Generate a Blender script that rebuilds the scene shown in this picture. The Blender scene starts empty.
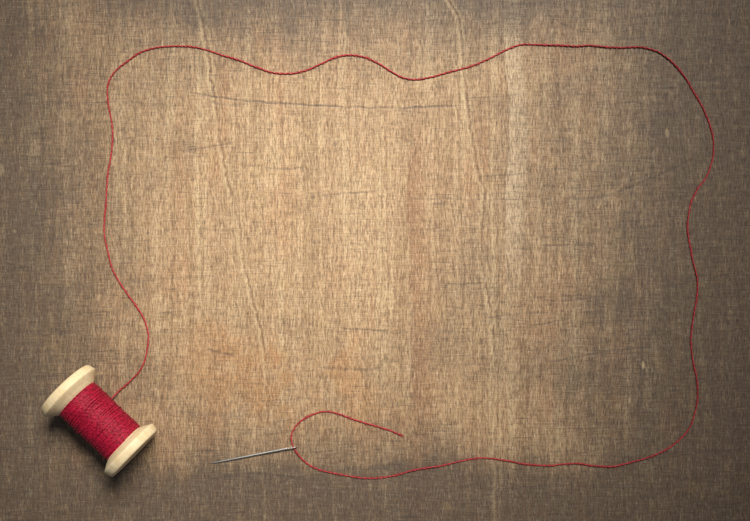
import bpy, math, random
import numpy as np
from mathutils import Vector

random.seed(7)
rng = np.random.default_rng(11)
S = bpy.context.scene
C = S.collection

M = 0.0005            # half a millimetre: the working unit of this scene ("u")
DIST = 850.0          # camera height over the table, in u
CX, CY = 375.0, 260.5


def at(px, py, h=0.0):
    """a point of the table (photo coordinates) raised h units above it"""
    k = (DIST - h) / DIST
    return Vector(((px - CX) * k * M, (CY - py) * k * M, h * M))


# ------------------------------------------------------------------ mesh helpers
def link_mesh(name, verts, faces, mat, parent=None, smooth=True):
    me = bpy.data.meshes.new(name)
    me.from_pydata([tuple(v) for v in verts], [], faces)
    me.update()
    if smooth:
        me.polygons.foreach_set('use_smooth', [True] * len(me.polygons))
    me.materials.append(mat)
    o = bpy.data.objects.new(name, me)
    C.objects.link(o)
    if parent:
        o.parent = parent
    return o


class Tubes:
    """collects tubes and lathes, builds one mesh"""
    def __init__(self):
        self.v, self.f, self.n = [], [], 0

    def tube(self, path, radii, sides=6, flat=None, closed=False, up=None):
        P = np.asarray(path, float)
        n = len(P)
        rad = np.broadcast_to(np.asarray(radii, float), (n,))
        if closed:
            T = np.roll(P, -1, 0) - np.roll(P, 1, 0)
        else:
            T = np.gradient(P, axis=0)
        T /= np.linalg.norm(T, axis=1)[:, None] + 1e-12
        if up is None:
            A = np.tile(np.array([0, 0, 1.0]), (n, 1))
        else:
            A = np.broadcast_to(np.asarray(up, float), (n, 3))
        N = np.cross(A, T)
        N /= np.linalg.norm(N, axis=1)[:, None] + 1e-12
        B = np.cross(T, N)
        fx, fy = flat if flat else (1, 1)
        ang = np.arange(sides) * 2 * math.pi / sides
        R = (P[:, None, :] + rad[:, None, None] * (fx * np.cos(ang)[None, :, None] * N[:, None, :]
                                                   + fy * np.sin(ang)[None, :, None] * B[:, None, :]))
        b = self.n
        self.v.append(R.reshape(-1, 3))
        last = n if closed else n - 1
        for i in range(last):
            a0, a1 = b + i * sides, b + ((i + 1) % n) * sides
            for k in range(sides):
                k2 = (k + 1) % sides
                self.f.append((a0 + k, a0 + k2, a1 + k2, a1 + k))
        if not closed:
            self.f.append(tuple(b + k for k in range(sides))[::-1])
            self.f.append(tuple(b + (n - 1) * sides + k for k in range(sides)))
        self.n += n * sides

    def lathe_x(self, prof, cz, sides=96, x0=0.0, flip=1):
        """prof: (axial, radius) pairs turned round the local x axis at height cz"""
        b = self.n
        ang = np.arange(sides) * 2 * math.pi / sides
        for (u, r) in prof:
            ring = np.stack([np.full(sides, x0 + flip * u), r * np.cos(ang), cz + r * np.sin(ang)], 1)
            self.v.append(ring)
        for i in range(len(prof) - 1):
            for k in range(sides):
                k2 = (k + 1) % sides
                q = (b + i * sides + k, b + i * sides + k2, b + (i + 1) * sides + k2, b + (i + 1) * sides + k)
                self.f.append(q if flip < 0 else q[::-1])
        self.n += len(prof) * sides

    def build(self, name, mat, parent=None, scale=M):
        return link_mesh(name, np.concatenate(self.v) * scale, self.f, mat, parent)


def smooth_noise(n, step, amp):
    """1-D smooth random values"""
    k = int(n / step) + 4
    r = rng.normal(0, 1, k)
    x = np.linspace(0, k - 3.01, n)
    i = x.astype(int)
    t = x - i
    t = t * t * (3 - 2 * t)
    return amp * (r[i] * (1 - t) + r[i + 1] * t)


def catmull(pts, step):
    P = np.asarray(pts, float)
    P = np.vstack([2 * P[0] - P[1], P, 2 * P[-1] - P[-2]])
    out = []
    for i in range(1, len(P) - 2):
        p0, p1, p2, p3 = P[i - 1:i + 3]
        for t in np.linspace(0, 1, 24, endpoint=False):
            out.append(0.5 * ((2 * p1) + (-p0 + p2) * t + (2 * p0 - 5 * p1 + 4 * p2 - p3) * t * t
                              + (-p0 + 3 * p1 - 3 * p2 + p3) * t ** 3))
    out.append(P[-2])
    out = np.array(out)
    d = np.concatenate([[0], np.cumsum(np.linalg.norm(np.diff(out, axis=0), axis=1))])
    s = np.arange(0, d[-1], step)
    return np.stack([np.interp(s, d, out[:, k]) for k in range(out.shape[1])], 1), s


# ------------------------------------------------------------------ shader helpers
class Ex:
    """a node socket that can be calculated with"""
    nt = None

    def __init__(self, sock):
        self.s = sock

    @staticmethod
    def m(op, *a, clamp=False):
        n = Ex.nt.nodes.new('ShaderNodeMath')
        n.operation = op
        n.use_clamp = clamp
        for i, x in enumerate(a):
            if isinstance(x, Ex):
                Ex.nt.links.new(x.s, n.inputs[i])
            else:
                n.inputs[i].default_value = float(x)
        return Ex(n.outputs[0])

    def __add__(self, o): return Ex.m('ADD', self, o)
    __radd__ = __add__
    def __sub__(self, o): return Ex.m('SUBTRACT', self, o)
    def __rsub__(self, o): return Ex.m('SUBTRACT', o, self)
    def __mul__(self, o): return Ex.m('MULTIPLY', self, o)
    __rmul__ = __mul__
    def abs(self): return Ex.m('ABSOLUTE', self)
    def clamp(self): return Ex.m('ADD', self, 0.0, clamp=True)
    def max(self, o): return Ex.m('MAXIMUM', self, o)
    def pow(self, e): return Ex.m('POWER', self, e)


def step(x, a, b):
    """smoothstep from a (0) to b (1); a may be larger than b"""
    n = Ex.nt.nodes.new('ShaderNodeMapRange')
    n.interpolation_type = 'SMOOTHSTEP'
    Ex.nt.links.new(x.s, n.inputs['Value'])
    if a < b:
        n.inputs['From Min'].default_value, n.inputs['From Max'].default_value = a, b
        n.inputs['To Min'].default_value, n.inputs['To Max'].default_value = 0, 1
    else:
        n.inputs['From Min'].default_value, n.inputs['From Max'].default_value = b, a
        n.inputs['To Min'].default_value, n.inputs['To Max'].default_value = 1, 0
    return Ex(n.outputs['Result'])


def noise(x, y, sx, sy, seed=0.0, detail=2.0, rough=0.5, z=None, dist=0.0):
    c = Ex.nt.nodes.new('ShaderNodeCombineXYZ')
    Ex.nt.links.new((x * sx).s, c.inputs[0])
    Ex.nt.links.new((y * sy).s, c.inputs[1])
    if z is None:
        c.inputs[2].default_value = seed
    else:
        Ex.nt.links.new((z + seed).s, c.inputs[2])
    n = Ex.nt.nodes.new('ShaderNodeTexNoise')
    n.inputs['Scale'].default_value = 1.0
    n.inputs['Detail'].default_value = detail
    n.inputs['Roughness'].default_value = rough
    n.inputs['Distortion'].default_value = dist
    Ex.nt.links.new(c.outputs[0], n.inputs['Vector'])
    return Ex(n.outputs['Fac'])


class Col:
    def __init__(self, rgb):
        if isinstance(rgb, tuple):
            n = Ex.nt.nodes.new('ShaderNodeRGB')
            n.outputs[0].default_value = (*rgb, 1)
            self.s = n.outputs[0]
        else:
            self.s = rgb

    def mix(self, rgb, fac, mode='MIX'):
        n = Ex.nt.nodes.new('ShaderNodeMix')
        n.data_type = 'RGBA'
        n.blend_type = mode
        n.clamp_factor = True
        if isinstance(fac, Ex):
            Ex.nt.links.new(fac.s, n.inputs[0])
        else:
            n.inputs[0].default_value = fac
        Ex.nt.links.new(self.s, n.inputs[6])
        if isinstance(rgb, tuple):
            n.inputs[7].default_value = (*rgb, 1)
        else:
            Ex.nt.links.new(rgb.s, n.inputs[7])
        return Col(n.outputs[2])

    def gain(self, f):
        """multiply by a scalar expression"""
        n = Ex.nt.nodes.new('ShaderNodeVectorMath')
        n.operation = 'SCALE'
        Ex.nt.links.new(self.s, n.inputs[0])
        Ex.nt.links.new(f.s, n.inputs['Scale'])
        return Col(n.outputs[0])


def new_mat(name):
    m = bpy.data.materials.new(name)
    m.use_nodes = True
    Ex.nt = m.node_tree
    p = m.node_tree.nodes['Principled BSDF']
    return m, p


def coords(offset=(0, 0)):
    tc = Ex.nt.nodes.new('ShaderNodeTexCoord')
    sp = Ex.nt.nodes.new('ShaderNodeSeparateXYZ')
    Ex.nt.links.new(tc.outputs['Object'], sp.inputs[0])
    x, y, z = (Ex(sp.outputs[i]) for i in range(3))
    return x * (1 / M) + offset[0], y * (1 / M) + offset[1], z * (1 / M)


def bump(p, height, dist, strength=1.0):
    b = Ex.nt.nodes.new('ShaderNodeBump')
    b.inputs['Strength'].default_value = strength
    b.inputs['Distance'].default_value = dist
    Ex.nt.links.new(height.s, b.inputs['Height'])
    Ex.nt.links.new(b.outputs[0], p.inputs['Normal'])


# ------------------------------------------------------------------ materials
def vnoise(X, Y, sx, sy, seed, octaves=3, rough=0.55):
    """value noise on arrays, 0..1 around 0.5"""
    out = np.zeros_like(X)
    amp, tot = 1.0, 0.0
    for o in range(octaves):
        r = np.random.default_rng(seed * 31 + o)
        tab = r.random((256, 256))
        if 0.6 < sx / sy < 1.7:                # even noise: turn every octave so no lattice shows
            ca, sa = math.cos(0.5 + 0.9 * o), math.sin(0.5 + 0.9 * o)
            u, v = (X * ca - Y * sa) * sx * 2 ** o + 37.3, (X * sa + Y * ca) * sy * 2 ** o + 11.9
        else:
            u, v = X * sx * 2 ** o + 37.3 + Y * sx * .05, Y * sy * 2 ** o + 11.9 + X * sy * .25
        iu, iv = np.floor(u).astype(int), np.floor(v).astype(int)
        fu, fv = u - iu, v - iv
        fu, fv = fu * fu * (3 - 2 * fu), fv * fv * (3 - 2 * fv)
        i0, i1, j0, j1 = iu & 255, (iu + 1) & 255, iv & 255, (iv + 1) & 255
        out += amp * ((tab[i0, j0] * (1 - fu) + tab[i1, j0] * fu) * (1 - fv) + (tab[i0, j1] * (1 - fu) + tab[i1, j1] * fu) * fv)
        tot += amp
        amp *= rough
    return out / tot


def sst(x, a, b):
    t = np.clip((x - a) / (b - a), 0, 1)
    return t * t * (3 - 2 * t)


def spline(x, pts):
    """smooth curve through pts evaluated at x (clamped)"""
    P, _ = catmull(pts, 1.0)
    o = np.argsort(P[:, 0])
    return np.interp(x, P[o, 0], P[o, 1])


SEAMS = [[(-400, 150), (-60, 186), (-20, 191), (0, 196), (30, 204), (80, 210), (110, 216), (150, 221), (190, 230), (225, 238), (260, 243),
          (300, 252), (330, 260), (360, 265), (400, 267), (460, 264), (521, 268), (900, 300)],
         [(-400, 420), (-60, 436), (-20, 442), (0, 448), (20, 458), (60, 462), (100, 466), (130, 470), (175, 478), (195, 484), (230, 481),
          (262, 481), (290, 487), (330, 492), (370, 496), (400, 497), (460, 495), (490, 499), (521, 497), (900, 520)]]
SEAM_LIVE = [([-20, 40, 90, 240, 340, 390, 440, 600], [.8, .8, 1, 1, .75, .45, .12, .15]),
             ([-20, 60, 130, 205, 240, 285, 335, 380, 470, 521], [.6, .7, 1, 1, .45, .85, .9, .45, .45, .5])]
GROWTH = [(505, 60, 250, 1.2, .75), (525, 330, 521, 1.4, .7), (402, 120, 300, 1.0, .30), (431, 250, 420, 1.2, .35),
          (356, 60, 210, 1.0, .30), (312, 200, 330, 1.0, .30), (540, 40, 200, 1.1, .35), (172, 160, 330, 1.2, .25),
          (590, 200, 420, 1.1, .25), (447, 180, 390, 2.0, .25), (219, 200, 300, 2.0, .25), (412, 80, 470, 1.1, .40)]
SCRATCHES = [([(180, 90), (215, 97), (260, 102), (320, 106), (380, 108), (430, 107), (470, 105)], .75, .85),
             ([(183, 151), (210, 147), (236, 142)], .9, .50), ([(262, 168), (285, 168.5), (306, 168)], .7, .55),
             ([(318, 196), (340, 194), (380, 191)], .7, .60), ([(340, 328), (362, 330), (392, 331)], .8, .75),
             ([(206, 349), (222, 354), (236, 356)], .8, .65), ([(318, 368), (350, 369.5), (384, 369)], .8, .55),
             ([(555, 199), (600, 197), (635, 185), (700, 156)], 1.6, .50), ([(560, 190), (620, 183), (660, 171)], .8, .40),
             ([(525, 327), (548, 323), (575, 318)], 1.0, .60), ([(540, 301), (570, 300), (600, 297)], .7, .55),
             ([(440, 287), (462, 284), (486, 283)], .9, .55), ([(540, 246), (565, 245), (600, 244)], .6, .6),
             ([(380, 331), (392, 333), (402, 333)], .8, .6), ([(255, 402), (300, 399), (352, 401)], .8, .35),
             ([(200, 481), (245, 474), (310, 479)], 1.3, .40), ([(480, 177), (510, 175), (540, 172)], .7, .55),
             ([(400, 198), (450, 199), (520, 200)], .6, .45), ([(560, 359), (605, 352), (660, 346)], .9, .50),
             ([(30, 165), (48, 164), (62, 165)], .7, .45), ([(205, 100), (225, 105), (250, 103)], 1.0, .50),
             ([(545, 14), (575, 30), (600, 33)], 1.0, .35), ([(480, 318), (520, 314), (560, 313)], .7, .45)]
CHIPS = [(643, 365, 1.7, 4.2, 1.0), (630, 400, 1.3, 3.4, .7), (0, 170, 4, 7, .4), (15, 231, 1.8, 2.2, .4), (667, 133, 2.0, 5.0, .6),
         (142, 324, 1.5, 2.2, .7), (474, 92, 2, 4, .6), (303, 432, 2, 3, .4), (459, 428, 2, 4, .4)]
PITS = [(335, 144, 2, .6), (313, 197, 2, .5), (314, 242, 2, .5), (442, 204, 3, .35), (438, 203, 2, .4), (20, 103, 1.2, .6)]


def surface_marks(X, Y):
    """the marks with their own place and shape on this board, and a painted vignette"""
    jag = (vnoise(X, Y, .05, .16, 51, 3) - .5) * 4.5
    gx = X + (vnoise(X, Y, .012, .008, 3, 2) - .5) * 10
    lite, dark, scr, bare, relief = (np.zeros_like(X) for _ in range(5))
    for i, pts in enumerate(SEAMS):
        d = X - spline(Y, pts) + jag
        live = sst(vnoise(X, Y, .01, .022, 61 + i, 3), .30, .56) * .55 + .45
        live = live * np.interp(Y, *SEAM_LIVE[i])
        ridge = sst(d, -5.5, -2.4) * (1 - sst(d, -1.6, 0.3)) + sst(d, 1.6, 3.0) * (1 - sst(d, 3.6, 6.0)) * .6
        lite = np.maximum(lite, ridge * live)
        dark = np.maximum(dark, sst(d, -1.2, 0.3) * (1 - sst(d, 1.2, 3.4)) * live * 0.9)
        dark = np.maximum(dark, (1 - sst(np.abs(d), 2, 13)) * live * 0.22)
        relief += ridge * live * 0.20
    for xc, y0, y1, w, k in GROWTH:
        d = np.abs(gx - xc + jag * .6)
        f = (1 - sst(d, w * .4, w + 1.0)) * sst(Y, y0 - 25, y0 + 25) * (1 - sst(Y, y1 - 25, y1 + 25))
        dark = np.maximum(dark, f * k * .8)
    nick = sst(vnoise(X, Y, .12, .4, 71, 2), .25, .6) * .55 + .45
    wav = (vnoise(X, Y, .09, .03, 72, 2) - .5) * 2.2
    sel = list(SCRATCHES)
    r = np.random.default_rng(5)
    for k in range(110):                       # finer ones, anywhere
        x0, y0 = r.uniform(-80, 800), r.uniform(-60, 580)
        ln = r.uniform(18, 95)
        sl = r.normal(0, .05) - .02
        if x0 > 480:
            sl -= .10
        sel.append(([(x0, y0), (x0 + ln / 2, y0 + sl * ln / 2 + r.normal(0, .7)), (x0 + ln, y0 + sl * ln)], r.uniform(.3, .6), r.uniform(.12, .42)))
    for pts, w, k in sel:
        x0, x1 = pts[0][0], pts[-1][0]
        ys = [q[1] for q in pts]
        m = (X > x0 - 2) & (X < x1 + 2) & (Y > min(ys) - 8) & (Y < max(ys) + 8)
        if not m.any():
            continue
        xm, ym = X[m], Y[m]
        d = np.abs(ym - spline(xm, pts) + wav[m])
        ln = (x1 - x0) * .12
        f = (1 - sst(d, w * .35, w + .75)) * sst(xm, x0, x0 + ln) * (1 - sst(xm, x1 - ln, x1)) * nick[m] * k
        scr[m] = np.maximum(scr[m], f)
    relief -= scr * 0.25
    for cx, cy, rx, ry, k in CHIPS:
        f = 1 - sst(((X - cx + jag * .6) / rx) ** 2 + ((Y - cy) / ry) ** 2, .35, 1.3)
        bare = np.maximum(bare, f * k)
    for cx, cy, r_, k in PITS:
        scr = np.maximum(scr, (1 - sst(((X - cx) ** 2 + ((Y - cy) * .8) ** 2) / r_ ** 2, .3, 1.6)) * k)

    # colour stripes
    rx = gx - 415 + (vnoise(X, Y, .03, .03, 31, 2) - .5) * 8
    red = sst(rx, -5, -1) * (1 - sst(rx, 3, 30)) * sst(Y, 50, 170) * sst(vnoise(gx, Y, .12, .012, 33, 3), .08, .45)
    pale = sst(gx, 505, 507) * (1 - sst(gx, 519, 529)) * (1 - sst(Y, 200, 330))
    wx = X + (vnoise(X, Y, .02, .02, 42, 3) - .5) * 90
    wy = Y + (vnoise(X, Y, .02, .02, 43, 3) - .5) * 90
    orange = sst(vnoise(gx, Y, .03, .02, 41, 3), .40, .62) * sst(wx, 165, 250) * (1 - sst(wx, 300, 450)) * sst(wy, 270, 355) * (1 - sst(wy, 390, 470))
    # old grey grime, plus edge shade painted into the colour as a vignette
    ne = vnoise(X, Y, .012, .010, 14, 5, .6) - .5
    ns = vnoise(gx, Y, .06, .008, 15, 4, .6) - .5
    dl, dr = 1 - sst(X, -30, 200), sst(X, 440, 735)  # vignette ramps: painted darkening towards each side of the frame
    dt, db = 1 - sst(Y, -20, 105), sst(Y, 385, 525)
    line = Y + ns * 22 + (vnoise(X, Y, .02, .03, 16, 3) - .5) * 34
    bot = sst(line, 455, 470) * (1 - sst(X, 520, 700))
    grime_vignette = np.maximum(np.maximum(dl * 1.35, dr * 1.25), np.maximum(dt * 1.05, db * 1.2)) * .92 + bot * .26 + ne * .70 + ns * .20 - .06
    grime_vignette += sst(vnoise(X, Y, .015, .02, 17, 4), .52, .68) * .16
    return dict(lite=lite, dark=dark, scr=scr, bare=bare, red=red, pale=pale, orange=orange, grime_vignette=np.clip(grime_vignette, 0, 1)), relief


def weathered_wood():
    m, p = new_mat('weathered_wood')
    x, y, z = coords()
    X = x + CX                  # table coordinates: X to the right, Y downwards, in u
    Y = CY - y

    def attr(name):
        n = Ex.nt.nodes.new('ShaderNodeAttribute')
        n.attribute_name = name
        sp = Ex.nt.nodes.new('ShaderNodeSeparateColor')
        Ex.nt.links.new(n.outputs['Color'], sp.inputs[0])
        return [Ex(sp.outputs[i]) for i in range(3)]

    lite, dark, scr = attr('seams')
    bare, red, pale = attr('stripes')
    orange, grime_vignette, _ = attr('stains_vignette')
    gx = X + (noise(X, Y, 0.010, 0.006, 3.1, 1) - 0.5) * 12
    bands = noise(gx, Y, 0.085, 0.0022, 8.4, 3, 0.55)
    fib = noise(gx, Y, 0.62, 0.042, 4.0, 3, 0.75)
    fine = noise(X, Y, 1.25, 0.16, 5.5, 2, 0.65)
    weft = noise(X, Y, 0.075, 1.05, 6.3, 2, 0.6)

    # clean wood: pale tan with redder and yellower stripes
    col = Col((0.425, 0.277, 0.156))
    col = col.mix((0.510, 0.365, 0.210), step(bands, 0.48, 0.68))
    col = col.mix((0.345, 0.225, 0.118), step(bands, 0.50, 0.30) * 0.8)
    col = col.mix((0.400, 0.215, 0.110), step(noise(gx, Y, 0.030, 0.008, 21.0, 3, 0.6), 0.48, 0.70) * 0.6)
    col = col.mix((0.440, 0.300, 0.150), step(noise(X, Y, 0.05, 0.05, 12.3, 3, 0.6), 0.52, 0.72) * 0.55)
    stripe = noise(gx, Y, 0.24, 0.0026, 27.0, 3, 0.6)
    col = col.mix((0.300, 0.190, 0.100), step(stripe, 0.50, 0.33) * 0.70)
    col = col.mix((0.540, 0.400, 0.235), step(stripe, 0.53, 0.68) * 0.40)
    col = col.mix((0.325, 0.185, 0.098), red * 0.95)
    col = col.mix((0.600, 0.460, 0.300), pale * 0.60)
    col = col.mix((0.420, 0.215, 0.090), orange * 0.70)
    grime_vignette = (grime_vignette + (noise(gx, Y, 0.16, 0.018, 44.0, 3, 0.65) - 0.5) * 1.0 * step(grime_vignette, 0.0, 0.35)
            + (noise(X, Y, 0.022, 0.20, 45.0, 3, 0.65) - 0.5) * 0.45 * step(grime_vignette, 0.0, 0.35)).clamp()
    # grime and the painted vignette share one dark brown
    col = col.mix((0.092, 0.071, 0.056), grime_vignette * 0.88)
    col = col.mix((0.260, 0.175, 0.085), step(noise(X, Y, 0.028, 0.024, 19.0, 4, 0.6), 0.57, 0.74) * grime_vignette * 0.55)
    col = col.mix((0.640, 0.480, 0.285), lite * 0.46)
    col = col.mix((0.150, 0.078, 0.038), dark * 0.70)
    # fibre by fibre
    g = fib * 0.36 + fine * 0.64
    pores = step(noise(gx, Y, 1.10, 0.11, 23.0, 2, 0.6), 0.47, 0.33)
    col = col.mix((0.150, 0.092, 0.054), step(g, 0.52, 0.38) * 0.62)
    col = col.mix((0.750, 0.595, 0.405), step(g, 0.50, 0.66) * 0.42 * (1.0 - grime_vignette * 0.60))
    col = col.mix((0.075, 0.055, 0.045), pores * (0.46 + grime_vignette * 0.34))
    col = col.mix((0.060, 0.055, 0.058), step(noise(X, Y, 0.95, 0.40, 9.1, 2, 0.6), 0.43, 0.29) * (0.44 + grime_vignette * 0.25))
    # cross brushing
    col = col.mix((0.110, 0.078, 0.058), step(weft, 0.47, 0.32) * (0.29 + grime_vignette * 0.34))
    col = col.mix((0.640, 0.500, 0.330), step(weft, 0.53, 0.70) * 0.16 * (1.0 - grime_vignette * 0.5))
    col = col.mix((0.060, 0.050, 0.050), step(noise(X, Y, 0.026, 0.62, 7.9, 3, 0.65), 0.42, 0.29) * (0.38 + grime_vignette * 0.2))
    # seams, scratches, chips
    col = col.mix((0.640, 0.490, 0.290), lite * 0.20)
    col = col.mix((0.640, 0.500, 0.300), bare * 0.5)
    col = col.mix((0.050, 0.045, 0.048), scr * 0.72)

    Ex.nt.links.new(col.s, p.inputs['Base Color'])
    p.inputs['Roughness'].default_value = 0.56
    p.inputs['Specular IOR Level'].default_value = 0.25
    bump(p, g * 0.55 + weft * 0.25 - pores * 0.4, 0.00022, 0.8)
    return m


def turned_wood():
    m, p = new_mat('pale_turned_wood')
    x, y, z = coords()
    grain = noise(y, z, 0.33, 0.33, 0, 3, 0.6, z=x * 0.035)
    soft = noise(y, z, 0.06, 0.06, 4, 3, 0.6, z=x * 0.02)
    pores = step(noise(y, z, 0.9, 0.9, 9, 2, 0.5, z=x * 0.16), 0.36, 0.27)
    col = Col((0.840, 0.680, 0.420))
    col = col.mix((0.880, 0.740, 0.490), step(soft, 0.35, 0.75))
    col = col.mix((0.720, 0.530, 0.280), step(grain, 0.52, 0.36) * 0.42)
    col = col.mix((0.760, 0.550, 0.260), step(noise(y, z, 0.11, 0.11, 14, 3, 0.6, z=x * 0.09), 0.55, 0.70) * 0.5)
    col = col.mix((0.380, 0.240, 0.110), pores * 0.45)
    Ex.nt.links.new(col.s, p.inputs['Base Color'])
    p.inputs['Roughness'].default_value = 0.48
    p.inputs['Specular IOR Level'].default_value = 0.35
    bump(p, grain - pores * 0.6, 0.00008, 0.5)
    return m


def red_yarn(name, deep, bright, rough, spec):
    m, p = new_mat(name)
    x, y, z = coords()
    v = noise(x, y, 0.35, 0.35, 2, 3, 0.6, z=z * 0.35)
    f = noise(x, y, 1.4, 1.4, 5, 2, 0.6, z=z * 1.4)
    col = Col(deep).mix(bright, step(v * 0.6 + f * 0.4, 0.36, 0.66))
    Ex.nt.links.new(col.s, p.inputs['Base Color'])
    p.inputs['Roughness'].default_value = rough
    p.inputs['Specular IOR Level'].default_value = spec
    p.inputs['Sheen Weight'].default_value = 0.06
    p.inputs['Sheen Roughness'].default_value = 0.35
    p.inputs['Sheen Tint'].default_value = (1.0, 0.35, 0.45, 1)
    return m


def steel():
    m, p = new_mat('needle_steel')
    x, y, z = coords()
    n = noise(x, y, 0.25, 0.25, 3, 3, 0.6, z=z * 0.2)
    col = Col((0.76, 0.74, 0.70)).mix((0.52, 0.50, 0.46), step(n, 0.5, 0.66) * 0.6)
    Ex.nt.links.new(col.s, p.inputs['Base Color'])
    p.inputs['Metallic'].default_value = 1.0
    p.inputs['Roughness'].default_value = 0.38
    return m


WOOD = weathered_wood()
PALE = turned_wood()
YARN = red_yarn('red_thread_loose', (0.320, 0.024, 0.030), (0.500, 0.050, 0.056), 0.55, 0.35)
WOUND = red_yarn('red_thread_wound', (0.250, 0.004, 0.022), (0.510, 0.010, 0.050), 0.45, 0.42)
STEEL = steel()

# ------------------------------------------------------------------ table top: one thick slab, its top a fine relief
dx = np.arange(-408, 408.1, 0.8)
dy = np.arange(-296, 296.1, 0.8)
gxl = np.concatenate([np.arange(-940, -409, 6.0), dx, np.arange(414, 941, 6.0)])
gyl = np.concatenate([np.arange(-740, -297, 6.0), dy, np.arange(302, 741, 6.0)])
nx, ny = len(gxl), len(gyl)
GX, GY = np.meshgrid(gxl, gyl)
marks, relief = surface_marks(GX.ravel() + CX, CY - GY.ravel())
top = np.stack([GX.ravel(), GY.ravel(), np.clip(relief, -0.4, 0.45)], 1)
idx = np.arange(nx * ny).reshape(ny, nx)
quads = np.stack([idx[:-1, :-1], idx[:-1, 1:], idx[1:, 1:], idx[1:, :-1]], -1).reshape(-1, 4)
loop = np.concatenate([idx[0, :], idx[1:, -1], idx[-1, -2::-1], idx[-2:0:-1, 0]])     # counter-clockwise rim
rings, sk = [loop], []
vs = [top]
base = nx * ny
for drop, out in ((-0.8, 2.2), (-3.0, 3.0), (-46.0, 3.0), (-48.0, 1.0)):
    rim = top[loop].copy()
    rim[:, 0] += np.sign(rim[:, 0]) * out * (np.abs(rim[:, 0]) > np.abs(gxl[0]) - 4)
    rim[:, 1] += np.sign(rim[:, 1]) * out * (np.abs(rim[:, 1]) > np.abs(gyl[0]) - 4)
    rim[:, 2] = drop
    vs.append(rim)
    rings.append(base + np.arange(len(loop)))
    base += len(loop)
for r0, r1 in zip(rings[:-1], rings[1:]):
    sk.append(np.stack([r0, r1, np.roll(r1, -1), np.roll(r0, -1)], -1))
allv = (np.concatenate(vs) * M).astype(np.float32)
allq = np.concatenate([quads] + sk).astype(np.int32)
me = bpy.data.meshes.new('tabletop')
nq = len(allq)
me.vertices.add(len(allv))
me.vertices.foreach_set('co', allv.ravel())
me.loops.add(nq * 4 + len(loop))
me.polygons.add(nq + 1)
me.loops.foreach_set('vertex_index', np.concatenate([allq.ravel(), rings[-1][::-1]]).astype(np.int32))
me.polygons.foreach_set('loop_start', np.concatenate([np.arange(nq + 1) * 4]).astype(np.int32))
me.update(calc_edges=True)
me.validate()
me.polygons.foreach_set('use_smooth', np.ones(len(me.polygons), dtype=bool))
for an, ks in (('seams', ('lite', 'dark', 'scr')), ('stripes', ('bare', 'red', 'pale')), ('stains_vignette', ('orange', 'grime_vignette', None))):
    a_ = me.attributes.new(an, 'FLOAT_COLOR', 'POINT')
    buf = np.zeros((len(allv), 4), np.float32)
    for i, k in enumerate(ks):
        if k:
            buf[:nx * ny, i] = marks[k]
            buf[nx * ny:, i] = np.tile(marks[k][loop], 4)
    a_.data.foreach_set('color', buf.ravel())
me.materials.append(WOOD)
table = bpy.data.objects.new('tabletop', me)
C.objects.link(table)
table['kind'] = 'structure'

# ------------------------------------------------------------------ wooden spool
R = 31.4              # flange radius
L = 94.0              # overall length
RW = 20.6             # radius of the wound thread
AX = math.atan2(-67.5, 71.0)
root = bpy.data.objects.new('thread_spool', None)
C.objects.link(root)
pos = at(99.9, 420.4, R)
root.location = (pos.x, pos.y, 0)
root.rotation_euler = (0, 0, AX)
root.empty_display_size = 0.02
root['label'] = 'pale wooden spool wound with crimson thread, lying on its side on weathered boards'
root['category'] = 'spool'

prof = [(L / 2, 5.2), (1.0, 5.2), (0.3, 5.5), (0.0, 6.2), (0.0, R - 4.2), (0.15, R - 3.2), (0.7, R - 2.2), (1.6, R - 1.5),
        (3.0, R - 1.0), (6.6, R - 0.2), (7.6, R - 0.05), (8.2, R - 0.1), (8.7, R - 0.35), (9.1, R - 0.7), (9.5, R - 1.15)]
for k in range(1, 9):
    t = k / 8
    prof.append((9.5 + t * 8.0, R - 1.15 - t * 11.2))
prof.append((17.5, 14.0))
for x0, fl, wd in ((-L / 2, 1, 0.8), (L / 2, -1, -1.0)):
    t = Tubes()
    t.lathe_x([(u + (wd if 14 < u < 30 else wd * max(0, u - 9.3) / 8.2 if u < 14 else 0), q) for u, q in prof], R, 128, x0, fl)
    f = t.build('flange', PALE, root)
    md = f.modifiers.new('split', 'EDGE_SPLIT')
    md.split_angle = math.radians(50)

# wound thread: a solid bobbin of thread below, then two-ply turns laid over it
U0, U1 = -L / 2 + 17.4, L / 2 - 15.6
t = Tubes()
t.lathe_x([(U0 - 2.5, RW - 3.2), (U0, RW - 0.9), ((U0 + U1) / 2, RW - 0.7), (U1, RW - 0.9), (U1 + 2.5, RW - 3.2)], R, 96)


def winding(u_a, u_b, turns, rbase, ply_r, ply_off, twist, phase=0.0, ph_jit=0.0, jit=0.25, segs=230, sides=5):
    n = int(turns * segs)
    th = np.linspace(0, turns * 2 * math.pi, n) + phase
    u = np.linspace(u_a, u_b, n) + smooth_noise(n, segs * 0.21, jit) + smooth_noise(n, segs * 1.1, jit * 1.3)
    u = np.clip(u, U0 - 1.2, U1 + 1.2)
    r = rbase + smooth_noise(n, segs * 0.35, 0.10) + smooth_noise(n, segs * 2.5, 0.16)
    s = np.arange(n) * (2 * math.pi * RW / segs)
    fr = np.stack([np.zeros(n), np.cos(th), np.sin(th)], 1)
    cen = np.stack([u, r * np.cos(th), R + r * np.sin(th)], 1)
    for k in (0, math.pi):
        a = 2 * math.pi * s / twist + k
        P = cen + ply_off * (np.cos(a)[:, None] * np.array([[1.0, 0, 0]]) + np.sin(a)[:, None] * fr)
        t.tube(P, ply_r, sides, up=fr)


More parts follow.
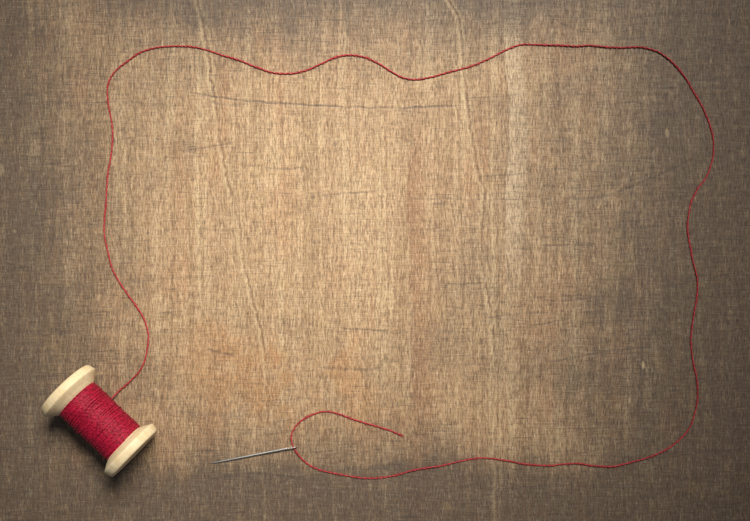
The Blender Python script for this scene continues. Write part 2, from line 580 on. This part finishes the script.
winding(U0 - 0.5, U1 + 0.5, 54, RW + 0.1, 0.38, 0.30, 8.0, jit=0.08)
winding(U1 + 0.3, U0 - 0.3, 46, RW + 0.48, 0.38, 0.30, 8.0, phase=1.1, jit=0.20)
winding(U0, U1, 26, RW + 0.74, 0.38, 0.30, 8.0, phase=2.6, jit=0.40)
winding(U1 - 4, U0 + 6, 8.5, RW + 0.95, 0.38, 0.30, 8.0, phase=0.4, jit=0.9)
# stray lint standing off the winding
for k in range(70):
    th = random.uniform(0, 2 * math.pi)
    u = random.uniform(U0, U1)
    fr = np.array([0, math.cos(th), math.sin(th)])
    tn = np.array([0, -math.sin(th), math.cos(th)])
    p0 = np.array([u, 0, R]) + fr * (RW + 1.2)
    a, b, c = random.uniform(-2, 2), random.uniform(.8, 2.4), random.uniform(-3, 3)
    q = [p0 + fr * (b * x_) + tn * (c * x_ + math.sin(x_ * 3) * .6) + np.array([a * x_ * x_, 0, 0]) for x_ in np.linspace(0, 1, 6)]
    t.tube(q, 0.10, 3, up=np.array([1.0, 0, 0]))
w = t.build('thread_winding', WOUND, root)
w['label'] = 'crimson thread wound tightly round the spool'

# ------------------------------------------------------------------ needle
tip = np.array([208.8, 463.5])
end = np.array([297.0, 446.1])
nd = bpy.data.objects.new('sewing_needle', None)
C.objects.link(nd)
nd['label'] = 'thin steel sewing needle lying on the boards with red thread through its eye'
nd['category'] = 'needle'
p0 = at(*tip)
p1 = at(*end)
nd.location = p0
nd.rotation_euler = (0, 0, math.atan2(p1.y - p0.y, p1.x - p0.x))
nd.empty_display_size = 0.01
NL = (p1 - p0).length / M
EYE0 = NL - 11.0
t = Tubes()
us = np.array([0, 0.8, 3, 7, 13, 22, 35, 50, 65, NL - 13, EYE0, EYE0 + 2.0])
rs = np.array([0.05, 0.18, 0.55, 0.82, 1.02, 1.08, 1.18, 1.26, 1.30, 1.30, 1.28, 1.05])
zs = np.interp(us, [0, 13, EYE0 - 10, EYE0 + 2], [0.25, 0.9, 1.5, 2.0])
t.tube(np.stack([us, us * 0, zs], 1), rs, 16)
t.build('shaft', STEEL, nd)
t = Tubes()
a = np.linspace(0, 2 * math.pi, 48, endpoint=False)
half = (NL - EYE0) / 2 - 0.4
ex = np.sign(np.cos(a)) * np.abs(np.cos(a)) ** 0.6 * half + EYE0 + half
ez = np.sign(np.sin(a)) * np.abs(np.sin(a)) ** 0.8 * 1.62 + 2.15
t.tube(np.stack([ex, ex * 0, ez], 1), 0.46, 10, flat=(2.1, 1.0), closed=True, up=np.array([0, 1.0, 0]))
# (the loop is flattened sideways: wide across the needle, thin in height)
v = np.concatenate(t.v)
v[:, 1] = np.clip(v[:, 1] * 1.0, -1.05, 1.05)
t.v = [v]
t.build('eye', STEEL, nd)

# ------------------------------------------------------------------ loose thread
route = [(95.5, 415.5), (103, 407), (111.5, 398.5), (120.3, 390), (131.7, 380.3), (141.9, 367.7), (147.7, 350), (148.2, 333.5), (144.4, 319.5),
         (136.8, 306.9), (126.7, 293), (117.8, 279), (111.5, 266.3), (107.8, 252), (104.8, 236.4), (104.4, 216), (105.9, 193.3),
         (108.4, 173), (111.5, 152.8), (112.9, 135), (112.0, 122), (109, 106.4), (107.2, 90), (109.4, 79.8), (115.3, 70.4),
         (126.7, 61.6), (140.6, 52.7), (153.3, 48.1), (164.7, 46.4), (189, 47.0), (205, 49.6), (220.4, 54.2), (240.7, 60),
         (258.4, 67.6), (271, 72), (287.5, 73.7), (304, 70.9), (319.2, 64.6), (335.7, 57), (349.6, 55), (364.8, 57.5),
         (380, 64.2), (391.4, 71.4), (402.8, 77.6), (416.7, 79.5), (433.2, 76.8), (448.4, 72.5), (468.7, 67.1), (486.4, 60),
         (504.1, 51.2), (519.3, 45.6), (534.5, 44.3), (554.8, 44.8), (575, 46.3), (590.4, 45.7), (610.7, 47.5), (636, 46.8),
         (648.7, 48.8), (661.3, 53.7), (674, 63.3), (684.1, 75.5), (694.3, 92.5), (704.4, 110.2), (711.2, 129.4), (713.8, 145.2),
         (712.5, 160.4), (706.4, 176.9), (698, 188.9), (691.7, 201), (688.7, 216), (687.9, 231.3), (690.5, 246.5), (693, 260),
         (696.8, 275.2), (697.6, 290.4), (695, 308), (692.2, 325.9), (691, 343.6), (692.8, 361.3), (696, 376.5), (697.6, 390),
         (697, 402.7), (693, 419), (686.7, 431.8), (675.3, 443.7), (661.3, 452), (643.6, 458.7), (625.9, 463.7), (610.7, 466.6),
         (593, 465.3), (577.7, 463.2), (562, 463.8), (547.2, 465.3), (527, 463.5), (506.7, 460.2), (491.5, 458.2), (478.8, 457.9),
         (461, 461), (440.8, 465.5), (418, 469.4), (400.3, 474.0), (378, 478), (360, 477.2), (346.7, 475.1), (326.1, 471.3),
         (312.9, 467.5), (302.7, 460.1), (295.6, 452.0), (291.9, 444.5), (290.9, 437.5), (292.4, 431.3), (296.8, 424), (307, 416.1),
         (323.2, 411.9), (337.9, 413.8), (355.5, 420.5), (376, 426.4), (390.7, 430.8), (402.6, 435.6)]
pts2, s = catmull(route, 0.6)
n = len(pts2)
lift = np.clip(smooth_noise(n, 95, 0.50) + 0.05, 0, 1.3)
lift += np.clip(smooth_noise(n, 30, 0.25), -0.1, 0.5)
lift = np.clip(lift, 0, None)
# comes off the underside of the winding and slides down onto the board
d_sp = s
z_sp = np.interp(d_sp, [0, 6, 14, 24, 36, 46], [10.2, 9.6, 7.4, 4.2, 1.6, 0.4])
k_sp = np.clip((46 - d_sp) / 20, 0, 1)
lift = lift * (1 - k_sp) + z_sp * k_sp
# runs through the eye of the needle at the height of its slot
eye_c = np.array([291.6, 447.2])
dd = np.linalg.norm(pts2 - eye_c, axis=1)
k_ey = np.clip(1 - dd / 22, 0, 1) ** 1.0
k_ey = k_ey * k_ey * (3 - 2 * k_ey)
lift = lift * (1 - k_ey) + 0.95 * k_ey
lift[-30:] *= np.linspace(1, 0.3, 30)
RZ = 0.80
pts2 = pts2 + np.stack([smooth_noise(n, 14, 0.10) + smooth_noise(n, 45, 0.30), smooth_noise(n, 14, 0.10) + smooth_noise(n, 45, 0.30)], 1)
cen = np.array([tuple(at(px, py, RZ + h) / M) for (px, py), h in zip(pts2, lift)])
T = np.gradient(cen, axis=0)
T /= np.linalg.norm(T, axis=1)[:, None]
N = np.cross(np.array([0, 0, 1.0]), T)
N /= np.linalg.norm(N, axis=1)[:, None]
B = np.cross(T, N)
loose = 1 + smooth_noise(n, 40, 0.09)
squeeze = 1 - 0.22 * np.clip(1 - dd / 6, 0, 1)
tw = 2 * math.pi * np.cumsum(0.6 / (10.0 * (1 + smooth_noise(n, 60, 0.10))))
fray = np.interp(s, [s[-1] - 6, s[-1]], [1, 2.4])
t = Tubes()
for k in (0, math.pi):
    P = cen + (0.35 * loose * squeeze * fray)[:, None] * (np.cos(tw + k)[:, None] * N + np.sin(tw + k)[:, None] * B)
    rr = 0.43 * squeeze * np.interp(s, [s[-1] - 4, s[-1]], [1, 0.6])
    t.tube(P, rr, 7)
# the cut end opens into single fibres
for k in range(9):
    a_ = random.uniform(0, 2 * math.pi)
    q = [cen[-6] + T[-1] * (x_ * random.uniform(3.0, 5.2)) + (N[-1] * math.cos(a_) + B[-1] * abs(math.sin(a_)) * .6) * (0.25 + 1.3 * x_ * x_)
         for x_ in np.linspace(0, 1, 6)]
    t.tube(q, np.linspace(0.15, 0.07, 6), 4)
# lint
for k in range(1000):
    i = random.randrange(20, n - 3)
    q0 = cen[i]
    sd = random.choice((-1, 1))
    o = N[i] * sd
    ln = random.uniform(2.0, 5.0)
    sp = random.uniform(0.5, 1.9)
    hz = random.uniform(-.3, 1.0)
    dr = random.choice((-1, 1))
    q = []
    for x_ in np.linspace(0, 1, 6):
        pnt = q0 + T[i] * (dr * ln * x_) + o * (0.8 + sp * x_ * x_) + np.array([0, 0, hz * x_])
        pnt[2] = max(pnt[2], 0.15)
        q.append(pnt)
    t.tube(q, np.linspace(0.10, 0.05, 6), 3)
th = t.build('sewing_thread', YARN)
th['label'] = 'loose red thread snaking from the spool round the board to the needle'
th['category'] = 'thread'

# ------------------------------------------------------------------ light: one soft studio lamp pooled on the board
ld = bpy.data.lights.new('studio_spot', 'SPOT')
ld.energy = 61
ld.color = (1.0, 0.945, 0.85)
ld.spot_size = math.radians(39)
ld.spot_blend = 1.0
ld.shadow_soft_size = 0.19
lo = bpy.data.objects.new('studio_spot', ld)
C.objects.link(lo)
aim = at(292, 225)
lo.location = aim + Vector((0.16, 0.37, 0.64))
lo.rotation_euler = (aim - lo.location).to_track_quat('-Z', 'Y').to_euler()

w_ = bpy.data.worlds.new('World')
S.world = w_
w_.use_nodes = True
bg = w_.node_tree.nodes['Background']
bg.inputs[0].default_value = (0.80, 0.86, 1.0, 1)
bg.inputs[1].default_value = 0.105

# ------------------------------------------------------------------ camera straight above
cd = bpy.data.cameras.new('camera')
cam = bpy.data.objects.new('camera', cd)
C.objects.link(cam)
cam.location = (0, 0, DIST * M)
cam.rotation_euler = (0, 0, 0)
cd.sensor_width = 36
cd.lens = 36 * DIST / 750.0
cd.clip_start = 0.01
cd.clip_end = 20
S.camera = cam

S.view_settings.view_transform = 'Standard'
S.view_settings.look = 'None'
S.view_settings.exposure = 0
S.view_settings.gamma = 1
S.cycles.use_denoising = False
S.cycles.filter_width = 1.1
S.render.film_transparent = False
